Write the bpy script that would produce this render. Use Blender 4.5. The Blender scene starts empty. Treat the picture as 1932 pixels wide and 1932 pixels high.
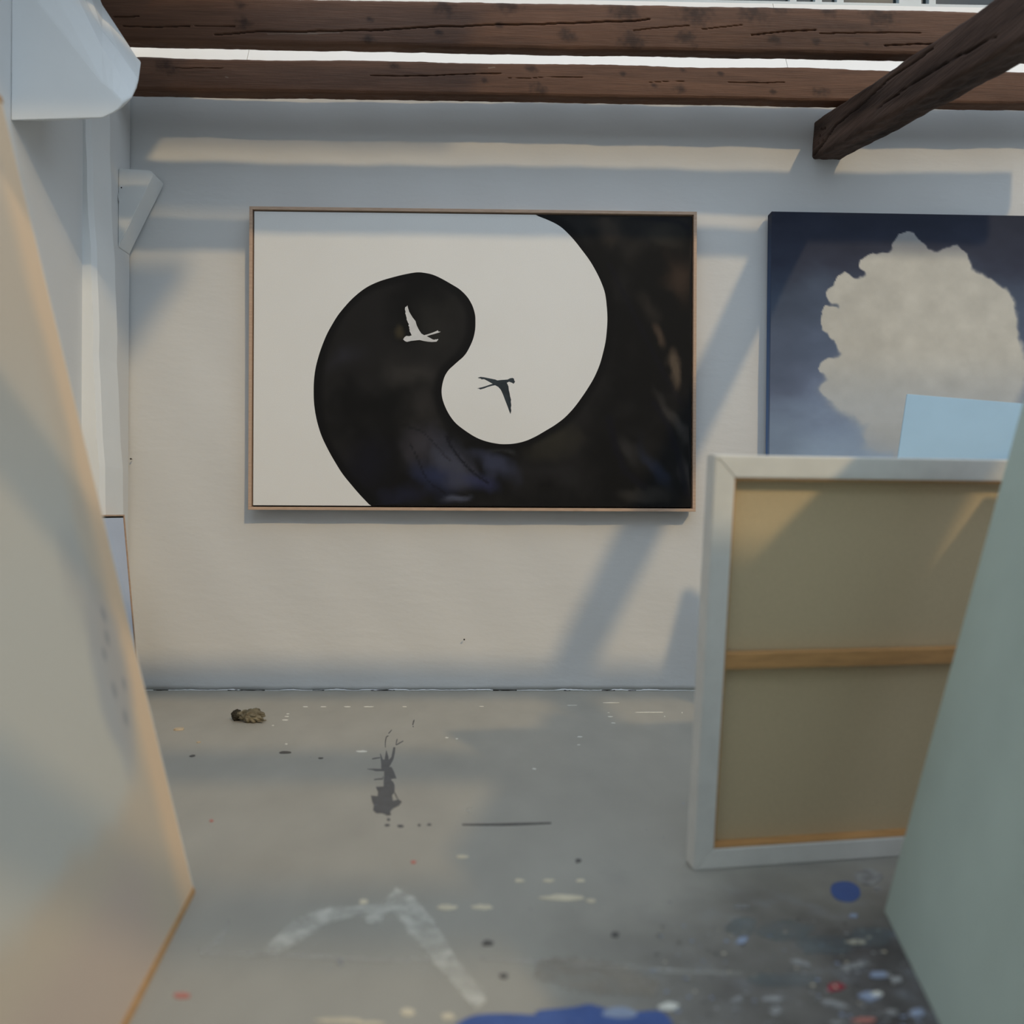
import bpy, bmesh, math, random
import numpy as np
from mathutils import Vector, Matrix, Euler
from mathutils.geometry import delaunay_2d_cdt, tessellate_polygon

C = bpy.context.scene.collection
random.seed(7)
RNG = np.random.default_rng(11)

# ------------------------------------------------------------------ camera
FPX = 1500.0
CAM = Vector((0.0, -3.294, 0.74))
YAW = math.radians(-1.2)
ROLL = math.radians(0.30)
fw = Vector((-math.sin(YAW), math.cos(YAW), 0))
rt0 = Vector((math.cos(YAW), math.sin(YAW), 0))
up0 = Vector((0, 0, 1))
rt = rt0 * math.cos(ROLL) + up0 * (-math.sin(ROLL)) * -1
rt = rt0 * math.cos(ROLL) + up0 * math.sin(ROLL)
up = up0 * math.cos(ROLL) - rt0 * math.sin(ROLL)

def ray(px, py):
    return fw + rt * ((px - 966) / FPX) + up * ((966 - py) / FPX)

def on_y(px, py, y):
    """point of the plane Y = y seen at a place of the photo"""
    d = ray(px, py); return CAM + d * ((y - CAM.y) / d.y)

def on_floor(px, py, z=0.0):
    d = ray(px, py); return CAM + d * ((z - CAM.z) / d.z)

cam = bpy.data.cameras.new('camera')
cam.sensor_width = 36; cam.sensor_fit = 'HORIZONTAL'
cam.lens = FPX / 1932 * 36
cam.clip_start = 0.02
co = bpy.data.objects.new('camera', cam); C.objects.link(co)
M = Matrix((rt, up, -fw)).transposed().to_4x4(); M.translation = CAM
co.matrix_world = M
cam.dof.use_dof = True; cam.dof.focus_distance = 3.2; cam.dof.aperture_fstop = 1.5
bpy.context.scene.camera = co

# ------------------------------------------------------------------ helpers
def lin(c):
    return tuple(((v / 255) / 12.92 if v / 255 <= .04045 else ((v / 255 + .055) / 1.055) ** 2.4) for v in c[:3])

def nlin(a):
    a = np.asarray(a, float) / 255
    return np.where(a <= .04045, a / 12.92, ((a + .055) / 1.055) ** 2.4)

def tag(o, label=None, cat=None, group=None, kind=None):
    if label: o['label'] = label
    if cat: o['category'] = cat
    if group: o['group'] = group
    if kind: o['kind'] = kind
    return o

def link(name, me, mat=None, parent=None, smooth=False):
    o = bpy.data.objects.new(name, me); C.objects.link(o)
    if mat is not None:
        for m in (mat if isinstance(mat, (list, tuple)) else [mat]): me.materials.append(m)
    if parent is not None: o.parent = parent
    if smooth:
        for p in me.polygons: p.use_smooth = True
    return o

def mesh(name, vs, fs, mat=None, parent=None, smooth=False):
    me = bpy.data.meshes.new(name); me.from_pydata([tuple(v) for v in vs], [], [tuple(f) for f in fs]); me.update()
    return link(name, me, mat, parent, smooth)

def bmobj(name, bm, mat=None, parent=None, smooth=False, recalc=True):
    if recalc: bmesh.ops.recalc_face_normals(bm, faces=bm.faces[:])
    me = bpy.data.meshes.new(name); bm.to_mesh(me); bm.free()
    return link(name, me, mat, parent, smooth)

def empty(name, loc):
    o = bpy.data.objects.new(name, None); C.objects.link(o); o.location = loc; o.empty_display_size = .1
    return o

def add_box(bm, lo, hi, M=None, bev=0.0):
    r = bmesh.ops.create_cube(bm, size=1)
    vs = r['verts']
    for v in vs:
        v.co = Vector((lo[i] + (v.co[i] + .5) * (hi[i] - lo[i]) for i in range(3)))
    if bev:
        es = list({e for v in vs for e in v.link_edges})
        g = bmesh.ops.bevel(bm, geom=es, offset=bev, segments=2, affect='EDGES', profile=.6)
        vs = list({v for f in g['faces'] for v in f.verts} | {v for v in vs if v.is_valid})
    if M is not None:
        for v in vs: v.co = M @ v.co
    return vs

def box(name, lo, hi, mat, parent=None, bev=0.0, M=None):
    bm = bmesh.new(); add_box(bm, lo, hi, M, bev); return bmobj(name, bm, mat, parent)

def set_colors(me, cols, name='Col'):
    """cols: per-vertex linear rgb"""
    a = me.color_attributes.new(name, 'FLOAT_COLOR', 'POINT')
    out = np.ones((len(me.vertices), 4), np.float32); out[:, :3] = cols
    a.data.foreach_set('color', out.ravel())

# cheap value noise in numpy
def vnoise(x, y, seed=0):
    xi = np.floor(x).astype(int); yi = np.floor(y).astype(int); xf = x - xi; yf = y - yi
    def h(a, b):
        n = (a * 374761393 + b * 668265263 + seed * 974634777) & 0x7fffffff
        n = ((n ^ (n >> 13)) * 1274126177) & 0x7fffffff
        return ((n ^ (n >> 16)) & 0xffff) / 65535.0
    u = xf * xf * (3 - 2 * xf); v = yf * yf * (3 - 2 * yf)
    return (h(xi, yi) * (1 - u) + h(xi + 1, yi) * u) * (1 - v) + (h(xi, yi + 1) * (1 - u) + h(xi + 1, yi + 1) * u) * v

def fbm(x, y, seed=0, oct=4):
    s = 0; a = .5; t = 0
    for i in range(oct):
        s = s + a * vnoise(x * 2 ** i, y * 2 ** i, seed + i * 17); t += a; a *= .5
    return s / t

def sstep(a, b, x):
    t = np.clip((x - a) / (b - a), 0, 1); return t * t * (3 - 2 * t)

def seg_dist(X, Y, pts):
    d = np.full(X.shape, 1e9)
    for (x0, y0), (x1, y1) in zip(pts[:-1], pts[1:]):
        dx, dy = x1 - x0, y1 - y0; L = dx * dx + dy * dy + 1e-12
        t = np.clip(((X - x0) * dx + (Y - y0) * dy) / L, 0, 1)
        d = np.minimum(d, np.hypot(X - x0 - t * dx, Y - y0 - t * dy))
    return d

def inside(X, Y, poly):
    r = np.zeros(X.shape, bool); n = len(poly)
    for i in range(n):
        x0, y0 = poly[i]; x1, y1 = poly[(i + 1) % n]
        c = (y0 > Y) != (y1 > Y)
        with np.errstate(divide='ignore', invalid='ignore'):
            xc = (x1 - x0) * (Y - y0) / (y1 - y0 if y1 != y0 else 1e-9) + x0
        r ^= c & (X < xc)
    return r

# ------------------------------------------------------------------ materials
def newmat(name):
    m = bpy.data.materials.new(name); m.use_nodes = True
    nt = m.node_tree; b = nt.nodes['Principled BSDF']; return m, nt, b

def noise_node(nt, scale, detail=5, coord='Object', stretch=None):
    tc = nt.nodes.new('ShaderNodeTexCoord'); n = nt.nodes.new('ShaderNodeTexNoise')
    n.inputs['Scale'].default_value = scale; n.inputs['Detail'].default_value = detail
    if stretch:
        mp = nt.nodes.new('ShaderNodeMapping'); mp.inputs['Scale'].default_value = stretch
        nt.links.new(tc.outputs[coord], mp.inputs[0]); nt.links.new(mp.outputs[0], n.inputs['Vector'])
    else:
        nt.links.new(tc.outputs[coord], n.inputs['Vector'])
    return n

def ramp(nt, src, stops):
    r = nt.nodes.new('ShaderNodeValToRGB'); e = r.color_ramp.elements
    while len(e) < len(stops): e.new(.5)
    for el, (p, c) in zip(e, stops):
        el.position = p; el.color = (*c, 1)
    nt.links.new(src, r.inputs[0]); return r

def bump(nt, b, src, strength, dist=.01):
    n = nt.nodes.new('ShaderNodeBump'); n.inputs['Strength'].default_value = strength; n.inputs['Distance'].default_value = dist
    nt.links.new(src, n.inputs['Height'])
    nt.links.new(n.outputs[0], b.inputs['Normal']); return n

def simple(name, c, rough=.6, var=.12, scale=8, stretch=None, bmp=.1, bscale=60, bdist=.003, spec=.3, bstretch=None):
    m, nt, b = newmat(name)
    n = noise_node(nt, scale, 6, stretch=stretch)
    lo = tuple(v * (1 - var) for v in c); hi = tuple(min(1, v * (1 + var)) for v in c)
    r = ramp(nt, n.outputs['Fac'], [(.3, lo), (.7, hi)])
    nt.links.new(r.outputs[0], b.inputs['Base Color'])
    b.inputs['Roughness'].default_value = rough; b.inputs['Specular IOR Level'].default_value = spec
    if bmp:
        n2 = noise_node(nt, bscale, 5, stretch=bstretch); bump(nt, b, n2.outputs['Fac'], bmp, bdist)
    return m

def attr_mat(name, rough=.7, spec=.2, bmp=.15, bscale=400, bdist=.001, fine=.06, fscale=60, fstretch=None, bstretch=None):
    m, nt, b = newmat(name)
    a = nt.nodes.new('ShaderNodeAttribute'); a.attribute_name = 'Col'
    n = noise_node(nt, fscale, 6, stretch=fstretch)
    r = ramp(nt, n.outputs['Fac'], [(.25, (1 - fine,) * 3), (.75, (1 + fine,) * 3)])
    mx = nt.nodes.new('ShaderNodeMix'); mx.data_type = 'RGBA'; mx.blend_type = 'MULTIPLY'; mx.inputs[0].default_value = 1
    nt.links.new(a.outputs['Color'], mx.inputs[6]); nt.links.new(r.outputs[0], mx.inputs[7])
    nt.links.new(mx.outputs[2], b.inputs['Base Color'])
    b.inputs['Roughness'].default_value = rough; b.inputs['Specular IOR Level'].default_value = spec
    n2 = noise_node(nt, bscale, 3, stretch=bstretch); bump(nt, b, n2.outputs['Fac'], bmp, bdist)
    return m

WALLC = (.66, .665, .66)
M_wall = simple('wall_plaster', WALLC, .8, .025, 1.2, bmp=.35, bscale=9, bdist=.006, spec=.15, bstretch=(1, 1, 2.2))
M_white = simple('white_wood_paint', (.78, .80, .80), .55, .03, 3, bmp=.3, bscale=14, bdist=.004, spec=.3)
M_sill = simple('white_board', (.88, .88, .87), .6, .01, 2, bmp=.05, bscale=30)
M_seam = simple('board_seam', (.12, .12, .12), .8)
M_frameblue = simple('window_frame_paint', (.55, .62, .66), .4, .05)
M_glass = simple('dark_pane', (.012, .018, .018), .08, .2, spec=.6, bmp=0)
M_wood = attr_mat('stained_timber', .62, .25, .5, 30, .004, .22, 14, (.35, 2.2, 9), (.4, 3, 12))
M_beam = attr_mat('dark_timber', .75, .2, .6, 24, .006, .3, 14, (2.5, .35, 8), (3, .4, 10))
M_oak = simple('pale_frame_wood', lin((188, 160, 138)), .5, .12, 20, (1, 6, 6), bmp=.1)
M_pine = simple('pine_bar', lin((196, 150, 98)), .55, .14, 10, (1, 8, 8), bmp=.1)
M_dkgap = simple('dark_gap', (.006, .005, .004), .9, .1, bmp=0)
M_paint = attr_mat('painted_canvas', .65, .12, .25, 900, .0006, .03, 300)
M_paint2 = attr_mat('soft_painted_canvas', .65, .2, .2, 700, .0006, .02, 200)
M_linen = simple('raw_linen', lin((204, 186, 152)), .9, .06, 300, bmp=.3, bscale=900, bdist=.0006, spec=.1)
M_prime = simple('primed_canvas', (.74, .73, .69), .8, .05, 20, bmp=.2, bscale=300, bdist=.001, spec=.15)
M_green = simple('pale_green_canvas', lin((190, 206, 198)), .8, .05, 5, bmp=.15, bscale=400, bdist=.0008, spec=.15)
M_blue = simple('light_blue_canvas', lin((172, 205, 228)), .7, .04, 6, bmp=.1, bscale=400, bdist=.0008)
M_pale = simple('pale_blue_canvas', lin((192, 203, 222)), .7, .05, 6, bmp=.1, bscale=400, bdist=.0008)
M_rag = simple('crumpled_rag_cloth', lin((122, 115, 97)), .9, .5, 34, bmp=.6, bscale=60, bdist=.004, spec=.1)
M_ragdk = simple('dark_rag_end', lin((58, 55, 48)), .9, .3, 40, bmp=.5, bscale=80, bdist=.003, spec=.1)
M_nail = simple('dark_nail', (.03, .025, .02), .5)
M_chip = simple('pale_wood_chip', lin((190, 172, 146)), .7, .1, 40)
M_flake = simple('dark_paint_flake', lin((88, 84, 80)), .6, .15, 40)

def floor_mat():
    m, nt, b = newmat('painted_concrete')
    n = noise_node(nt, 1.3, 6); n2 = noise_node(nt, 9, 8, stretch=(1, .5, 1))
    r = ramp(nt, n.outputs['Fac'], [(.3, lin((160, 157, 148))), (.7, lin((171, 168, 159)))])
    r2 = ramp(nt, n2.outputs['Fac'], [(.3, (.94,) * 3), (.7, (1.04,) * 3)])
    mx = nt.nodes.new('ShaderNodeMix'); mx.data_type = 'RGBA'; mx.blend_type = 'MULTIPLY'; mx.inputs[0].default_value = 1
    nt.links.new(r.outputs[0], mx.inputs[6]); nt.links.new(r2.outputs[0], mx.inputs[7])
    # worn, paint-stained zone around the working area (front right): patchy grime plus painted-in canvas and beam shade
    tc = nt.nodes.new('ShaderNodeTexCoord')
    vd = nt.nodes.new('ShaderNodeVectorMath'); vd.operation = 'DISTANCE'; vd.inputs[1].default_value = (.78, -2.25, 0)
    nt.links.new(tc.outputs['Object'], vd.inputs[0])
    n3 = noise_node(nt, 5, 8)
    md = nt.nodes.new('ShaderNodeMath'); md.operation = 'MULTIPLY_ADD'; md.inputs[1].default_value = .5; 
    nt.links.new(n3.outputs['Fac'], md.inputs[0]); nt.links.new(vd.outputs['Value'], md.inputs[2])
    rr = ramp(nt, md.outputs[0], [(.55, (1, 1, 1)), (1.08, (0, 0, 0))])
    n4 = noise_node(nt, 16, 6)
    gr = ramp(nt, n4.outputs['Fac'], [(.3, lin((74, 71, 70))), (.55, lin((96, 93, 93))), (.75, lin((118, 122, 128)))])
    mx2 = nt.nodes.new('ShaderNodeMix'); mx2.data_type = 'RGBA'
    nt.links.new(rr.outputs[0], mx2.inputs[0]); nt.links.new(mx.outputs[2], mx2.inputs[6]); nt.links.new(gr.outputs[0], mx2.inputs[7])
    nt.links.new(mx2.outputs[2], b.inputs['Base Color'])
    b.inputs['Roughness'].default_value = .45; b.inputs['Specular IOR Level'].default_value = .25
    n5 = noise_node(nt, 40, 5); bump(nt, b, n5.outputs['Fac'], .08, .003)
    return m
M_floor = floor_mat()

def paint_mat(name, c, alpha=1.0, rough=.5, nscale=40, edge=None):
    """paint mark lying on the floor; alpha < 1 is a thin, broken brush coat"""
    m = simple(name, c, rough, .12, 25, bmp=.1)
    if alpha < 1:
        nt = m.node_tree; b = nt.nodes['Principled BSDF']
        n = noise_node(nt, nscale, 6)
        r = ramp(nt, n.outputs['Fac'], [(.3, (alpha * .35,) * 3), (.62, (min(1, alpha * 1.3),) * 3)])
        nt.links.new(r.outputs[0], b.inputs['Alpha'])
    return m
P_white = paint_mat('dried_white_paint', lin((225, 224, 215)))
P_cream = paint_mat('dried_cream_paint', lin((216, 206, 182)))
P_brush = paint_mat('thin_white_brush_paint', lin((222, 220, 210)), .55, nscale=30)
P_line = paint_mat('faint_white_line', lin((205, 203, 196)), .3)
P_spill = paint_mat('dark_grey_spill', lin((80, 82, 86)), rough=.35)
P_dark = paint_mat('dark_speck_paint', lin((92, 90, 88)))
P_blue = paint_mat('cobalt_blue_paint', lin((74, 98, 156)))
P_lblue = paint_mat('pale_blue_paint', lin((150, 162, 186)))
P_red = paint_mat('red_paint', lin((158, 62, 74)))
P_pink = paint_mat('faded_red_paint', lin((185, 120, 110)))
P_ochre = paint_mat('ochre_paint', lin((176, 164, 148)), .3)
P_grey = paint_mat('grey_paint', lin((165, 165, 165)), .8)
P_teal = paint_mat('teal_grey_paint', lin((122, 136, 142)), .3, nscale=14)

# ------------------------------------------------------------------ room shell
XL = on_y(243, 700, 0).x          # inner corner with the left wall
XR = 3.4
ZT = 2.58
def struct(name, o): return tag(o, kind='structure')
fl = struct('floor', box('floor', (XL - .1, -7.1, -.1), (XR + .5, .1, 0), M_floor))

def wall_grid(name, nx, nz, x0, x1, z0, z1, mat):
    vs = []; fs = []
    for j in range(nz + 1):
        for i in range(nx + 1):
            x = x0 + (x1 - x0) * i / nx; z = z0 + (z1 - z0) * j / nz
            y = .004 * math.sin(x * 3.1 + z * 1.7) + .003 * math.sin(z * 6 + x * 2) + .0015 * math.sin(x * 17 + z * 11)
            if z < .03: y -= .004 * random.random()
            vs.append((x, y + .013, z))
    n = len(vs)
    for j in range(nz):
        for i in range(nx):
            a = j * (nx + 1) + i; fs.append((a, a + 1, a + nx + 2, a + nx + 1))
    vs += [(x0, .1, z0), (x1, .1, z0), (x1, .1, z1), (x0, .1, z1)]
    fs.append((n + 1, n, n + 3, n + 2))
    tl = nz * (nx + 1)
    fs.append([tl + i for i in range(nx + 1)] + [n + 2, n + 3])
    fs.append([nx - i for i in range(nx + 1)] + [n, n + 1])
    fs.append([j * (nx + 1) for j in range(nz + 1)][::-1] + [n, n + 3][::1])
    fs.append([j * (nx + 1) + nx for j in range(nz + 1)] + [n + 2, n + 1])
    return mesh(name, vs, fs, mat)
wb = struct('wall_back', wall_grid('wall_back', 220, 130, XL - .1, XR, 0, ZT, M_wall))
for p in wb.data.polygons:
    p.use_smooth = len(p.vertices) == 4
# irregular skirt of thick paint where wall meets floor, child of the wall
vs, fs = [], []
N = 420
for i in range(N + 1):
    x = XL + (XR - XL) * i / N
    h = max(.0005, .010 * (vnoise(np.array(i * .19), np.array(.3), 3) - .35)) + .003 * random.random()
    vs += [(x, -.0015, .0), (x, -.003 - .004 * random.random(), h * .5), (x, .001, h)]
for i in range(N):
    a = 3 * i; fs += [(a, a + 3, a + 4, a + 1), (a + 1, a + 4, a + 5, a + 2)]
o = mesh('paint_lip', vs, fs, M_white, wb); tag(o, 'flaking white paint ridge along the foot of the wall')
bm = bmesh.new()
for a, b2 in ((430, 500), (590, 612), (700, 745), (930, 975), (1064, 1076), (1135, 1160), (1185, 1200), (290, 318)):
    xa, xb = on_y(a, 1303, 0).x, on_y(b2, 1303, 0).x
    add_box(bm, (xa, -.0045, .0003), (xb, -.001, .0026 + .0015 * random.random()))
o = bmobj('floor_gap', bm, M_dkgap, wb); tag(o, 'dark crack where wall meets floor')
wl = struct('wall_left', box('wall_left', (XL - .1, -7, 0), (XL, .0, 3.2), M_wall))

struct('wall_right', box('wall_right', (XR + .4, -7, 0), (XR + .5, .1, 3.5), M_wall))  # this and the rear wall: unseen, added to block low sky light
struct('wall_rear', box('wall_rear', (XL - .1, -7.1, 0), (XR + .5, -7.0, 3.5), M_wall))
bm = bmesh.new(); add_box(bm, (XL - .1, -.5, 3.7), (XR + .5, .4, 3.8)); add_box(bm, (XL, -1.7, 2.9), (-.95, -.5, 2.94))  # unseen slabs added overhead to darken the upper wall and corbel
struct('shade_slab', bmobj('shade_slab', bm, M_wall))
# sloped white boards above the wall, and the high window over them
ys = .20; zs = on_y(1738, 7, ys).z - .012
seams = [on_y(466, 98, .01).x, on_y(1487, 124, .01).x]
bx = [XL - .1] + seams + [XR]
bm = bmesh.new()
for a, b2 in zip(bx[:-1], bx[1:]):
    vs = [bm.verts.new(c) for c in ((a + .0012, 0, ZT), (b2 - .0012, 0, ZT), (b2 - .0012, ys, zs), (a + .0012, ys, zs),
                                    (a + .0012, .03, ZT), (b2 - .0012, .03, ZT), (b2 - .0012, ys + .03, zs), (a + .0012, ys + .03, zs))]
    for f in ((0, 1, 2, 3), (5, 4, 7, 6), (4, 5, 1, 0), (3, 2, 6, 7), (4, 0, 3, 7), (1, 5, 6, 2)): bm.faces.new([vs[i] for i in f])
struct('trim_1', bmobj('trim_1', bm, M_sill))
q = [(.05, ZT + .005), (.06, ZT + .005), (ys + .05, zs - .01), (ys + .04, zs - .01)]
struct('trim_2', mesh('trim_2', [(x, y, z) for x in (XL - .1, XR) for y, z in q], [(0, 1, 2, 3), (7, 6, 5, 4), (0, 4, 5, 1), (1, 5, 6, 2), (2, 6, 7, 3), (3, 7, 4, 0)], M_seam))
# window band
wz0, wz1 = zs, 3.6
w = struct('window_1', box('window_1', (XL - .1, ys + .03, wz0 + .02), (XR, ys + .05, wz1), M_glass))
bm = bmesh.new()
add_box(bm, (XL - .1, ys + .001, wz0 + .0005), (XR, ys + .07, wz0 + .012)); add_box(bm, (XL - .1, ys, wz1), (XR, ys + .07, wz1 + .06))
for px in (1100, 1330, 1497, 1545, 1586, 1718, 1760):
    x = on_y(px, 0, ys).x; wd = .05 if px in (1330, 1718) else .015
    add_box(bm, (x - wd, ys + .003, wz0 + .0125), (x + wd, ys + .068, wz1 - .0005))
bmobj('window_frame', bm, M_frameblue, w)

# white post on the left wall (leans a little)
yp = -.20
A, B = on_y(207, 180, yp), on_y(237, 1010, yp)
sl = (A.x - B.x) / (A.z - B.z)
bm = bmesh.new()
def px_at(z): return B.x + sl * (z - B.z)
zz = [i * .1 for i in range(27)]
ring = []
for z in zz:
    j = .0025 * math.sin(z * 9) + .002 * math.sin(z * 23)
    x = max(px_at(z), XL + .015) + j
    r_ = [bm.verts.new((x - .012, yp - .17, z)), bm.verts.new((x, yp - .15, z)), bm.verts.new((x, yp - .012, z)), bm.verts.new((x - .012, yp, z)), bm.verts.new((XL, yp, z)), bm.verts.new((XL, yp - .17, z))]
    ring.append(r_)
for a, b2 in zip(ring[:-1], ring[1:]):
    for k in range(6): bm.faces.new((a[k], a[(k + 1) % 6], b2[(k + 1) % 6], b2[k]))
bm.faces.new(ring[0][::-1]); bm.faces.new(ring[-1])
struct('trim_3', bmobj('trim_3', bm, M_white))

# ------------------------------------------------------------------ white brackets on the left
def extrude_profile(bm, pts, y0, y1, inset=0.0):
    """pts: list of (x, z); solid between the planes y0 (front) and y1"""
    n = len(pts)
    cx = sum(p[0] for p in pts) / n; cz = sum(p[1] for p in pts) / n
    f = [bm.verts.new((p[0], y0, p[1])) for p in pts]
    b = [bm.verts.new((p[0], y1, p[1])) for p in pts]
    for i in range(n):
        bm.faces.new((f[i], f[(i + 1) % n], b[(i + 1) % n], b[i]))
    bm.faces.new(f); bm.faces.new(b[::-1])

def prof(pxs, y):
    out = []
    for a, b2 in pxs:
        p = on_y(a, b2, y); out.append((max(p.x, XL + .0005), p.z))
    return out
# wall bracket in the corner
t = empty('wall_bracket', (0, 0, 0))
tag(t, 'white painted triangular wooden bracket in the left corner against the back wall', 'bracket')
bm = bmesh.new()
extrude_profile(bm, [(XL + .0005, on_y(205, 317, -.10).z)] + prof([(283, 321), (290, 328), (285, 338)], -.10) + [(XL + .0005, on_y(205, 466, -.10).z)], -.10, -.002)
bmesh.ops.bevel(bm, geom=[e for e in bm.edges], offset=.003, segments=2, affect='EDGES')
bmobj('bracket_body', bm, M_white, t)
bm = bmesh.new()
p0 = on_y(219, 350, -.1005); p1 = on_y(226, 383, -.1005)
dv = (p1 - p0)
for k in range(10):
    c0 = p0 + dv * (k / 10); s = .006 * (1 - k / 14)
    add_box(bm, (c0.x - s * .5, -.1035, c0.z - .0075), (c0.x + s * .5, -.0985, c0.z + .002))
o = bmobj('filled_crack', bm, M_wall, t); tag(o, 'filled crack with a nail hole')
bm = bmesh.new()
for px, py, r_ in ((219, 349, .004), (229, 354, .0028)):
    p = on_y(px, py, -.101); bmesh.ops.create_uvsphere(bm, u_segments=8, v_segments=6, radius=r_, matrix=Matrix.Translation(p) @ Matrix.Diagonal((1, .6, 1, 1)))
o = bmobj('nail_hole', bm, M_nail, t)

# big rounded corbel at the top left
t = empty('beam_corbel', (0, 0, 0))
tag(t, 'large white painted timber corbel with rounded end, beside the dark joists', 'corbel')
layers = [(-.62, [(21, -262), (193, 8), (225, 57), (258, 108), (266, 116), (262, 140), (258, 166), (248, 186), (232, 202), (215, 213), (193, 223), (21, 228)]),
          (-.72, [(21, -200), (193, 58), (222, 92), (245, 125), (260, 147), (261, 153), (257, 167), (247, 186), (231.5, 202), (214.5, 213), (193, 222.5), (21, 228)]),
          (-.775, [(21, -150), (193, 92), (212, 118), (232, 152), (247, 177), (249, 181), (248, 184), (245, 187.5), (231, 202), (214, 213), (193, 222), (21, 227)]),
          (-.80, [(21, -60), (193, 155), (203, 162), (214, 173), (222, 182), (229, 188), (230, 193), (228, 199), (224, 205), (213, 212.5), (193, 222), (21, 227)])]
def loft(name, layers, mat, parent, bev, label=None):
    bm = bmesh.new(); rings = []
    for y, px in layers: rings.append([bm.verts.new((x, y, z)) for x, z in prof(px, y)])
    n = len(rings[0])
    for a, b2 in zip(rings[:-1], rings[1:]):
        for k in range(n): bm.faces.new((a[k], a[(k + 1) % n], b2[(k + 1) % n], b2[k]))
    bm.faces.new(rings[0]); bm.faces.new(rings[-1][::-1])
    bmesh.ops.recalc_face_normals(bm, faces=bm.faces[:])
    es = [e for e in bm.edges if len(e.link_faces) == 2 and e.calc_face_angle(0) > .25]
    bmesh.ops.bevel(bm, geom=es, offset=bev, segments=2, affect='EDGES', clamp_overlap=True)
    o = bmobj(name, bm, mat, parent)
    if label: o['label'] = label
    return o
loft('corbel_body', layers[:2], M_white, t, .002)
loft('corbel_nose', [(layers[1][0] + .0005, layers[1][1])] + layers[2:], M_white, t, .004)

# ------------------------------------------------------------------ timber
def rough_timber(name, length, h, w, cols, mat, step=.004, nf=38, seed=0, rough=.0035, cracks=None):
    """box L x w x h with local x along length (0..L), front face y = 0 (towards -y), z 0..h; colour callback per vertex"""
    per = []
    for i in range(nf): per.append((0, h - h * i / nf))            # front, top -> bottom
    nb = max(6, int(nf * w / h)); 
    for i in range(nb): per.append((w * i / nb, 0))                # bottom
    for i in range(6): per.append((w, h * i / 6))                  # back
    for i in range(6): per.append((w - w * i / 6, h))              # top
    per = np.array(per); P = len(per)
    ns = int(length / step) + 1
    xs = np.linspace(0, length, ns)
    X = np.repeat(xs[:, None], P, 1); Y = np.repeat(per[None, :, 0], ns, 0).copy(); Z = np.repeat(per[None, :, 1], ns, 0).copy()
    front = (np.arange(P) <= nf)[None, :] & np.ones((ns, 1), bool)
    # soft, uneven arrises
    ed = .012
    dz = np.minimum(Z, h - Z); dy = np.minimum(Y, w - Y)
    corner = np.clip(1 - (dz + dy) / ed, 0, 1)
    Y += np.where(Y < w / 2, 1, -1) * corner * .004; Z += np.where(Z < h / 2, 1, -1) * corner * .004
    wob = fbm(X * 3 + seed, Y * 9 + Z * 5, seed, 3) - .5
    wob2 = fbm(X * 25 + seed, Y * 40 + Z * 30, seed + 5, 3) - .5
    top = sstep(h * .8, h, Z); bot = sstep(h * .2, 0, Z)
    Z += (fbm(X * 2.2, X * 0 + 1, seed + 9, 4) - .5) * rough * 3 * top + (fbm(X * 2.6, X * 0 + 4, seed + 19, 4) - .5) * rough * 2.5 * bot
    Z += wob2 * rough * 1.5 * (top + bot)
    Y += (wob * rough * 2 + wob2 * rough * .5)
    col, push = cols(X, Y, Z, front)
    Y = Y + push
    V = np.stack([X, Y, Z], -1).reshape(-1, 3)
    i = np.arange(ns - 1)[:, None] * P; k = np.arange(P)[None, :]; k2 = (k + 1) % P
    F = np.stack([i + k, i + k2, i + P + k2, i + P + k], -1).reshape(-1, 4)
    fs = F.tolist()
    fs.append(list(range(P))[::-1]); fs.append([(ns - 1) * P + q for q in range(P)])
    me = bpy.data.meshes.new(name); me.from_pydata(V.tolist(), [], fs); me.update()
    set_colors(me, col.reshape(-1, 3))
    me.polygons.foreach_set('use_smooth', [True] * len(me.polygons))
    return link(name, me, mat)

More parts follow.
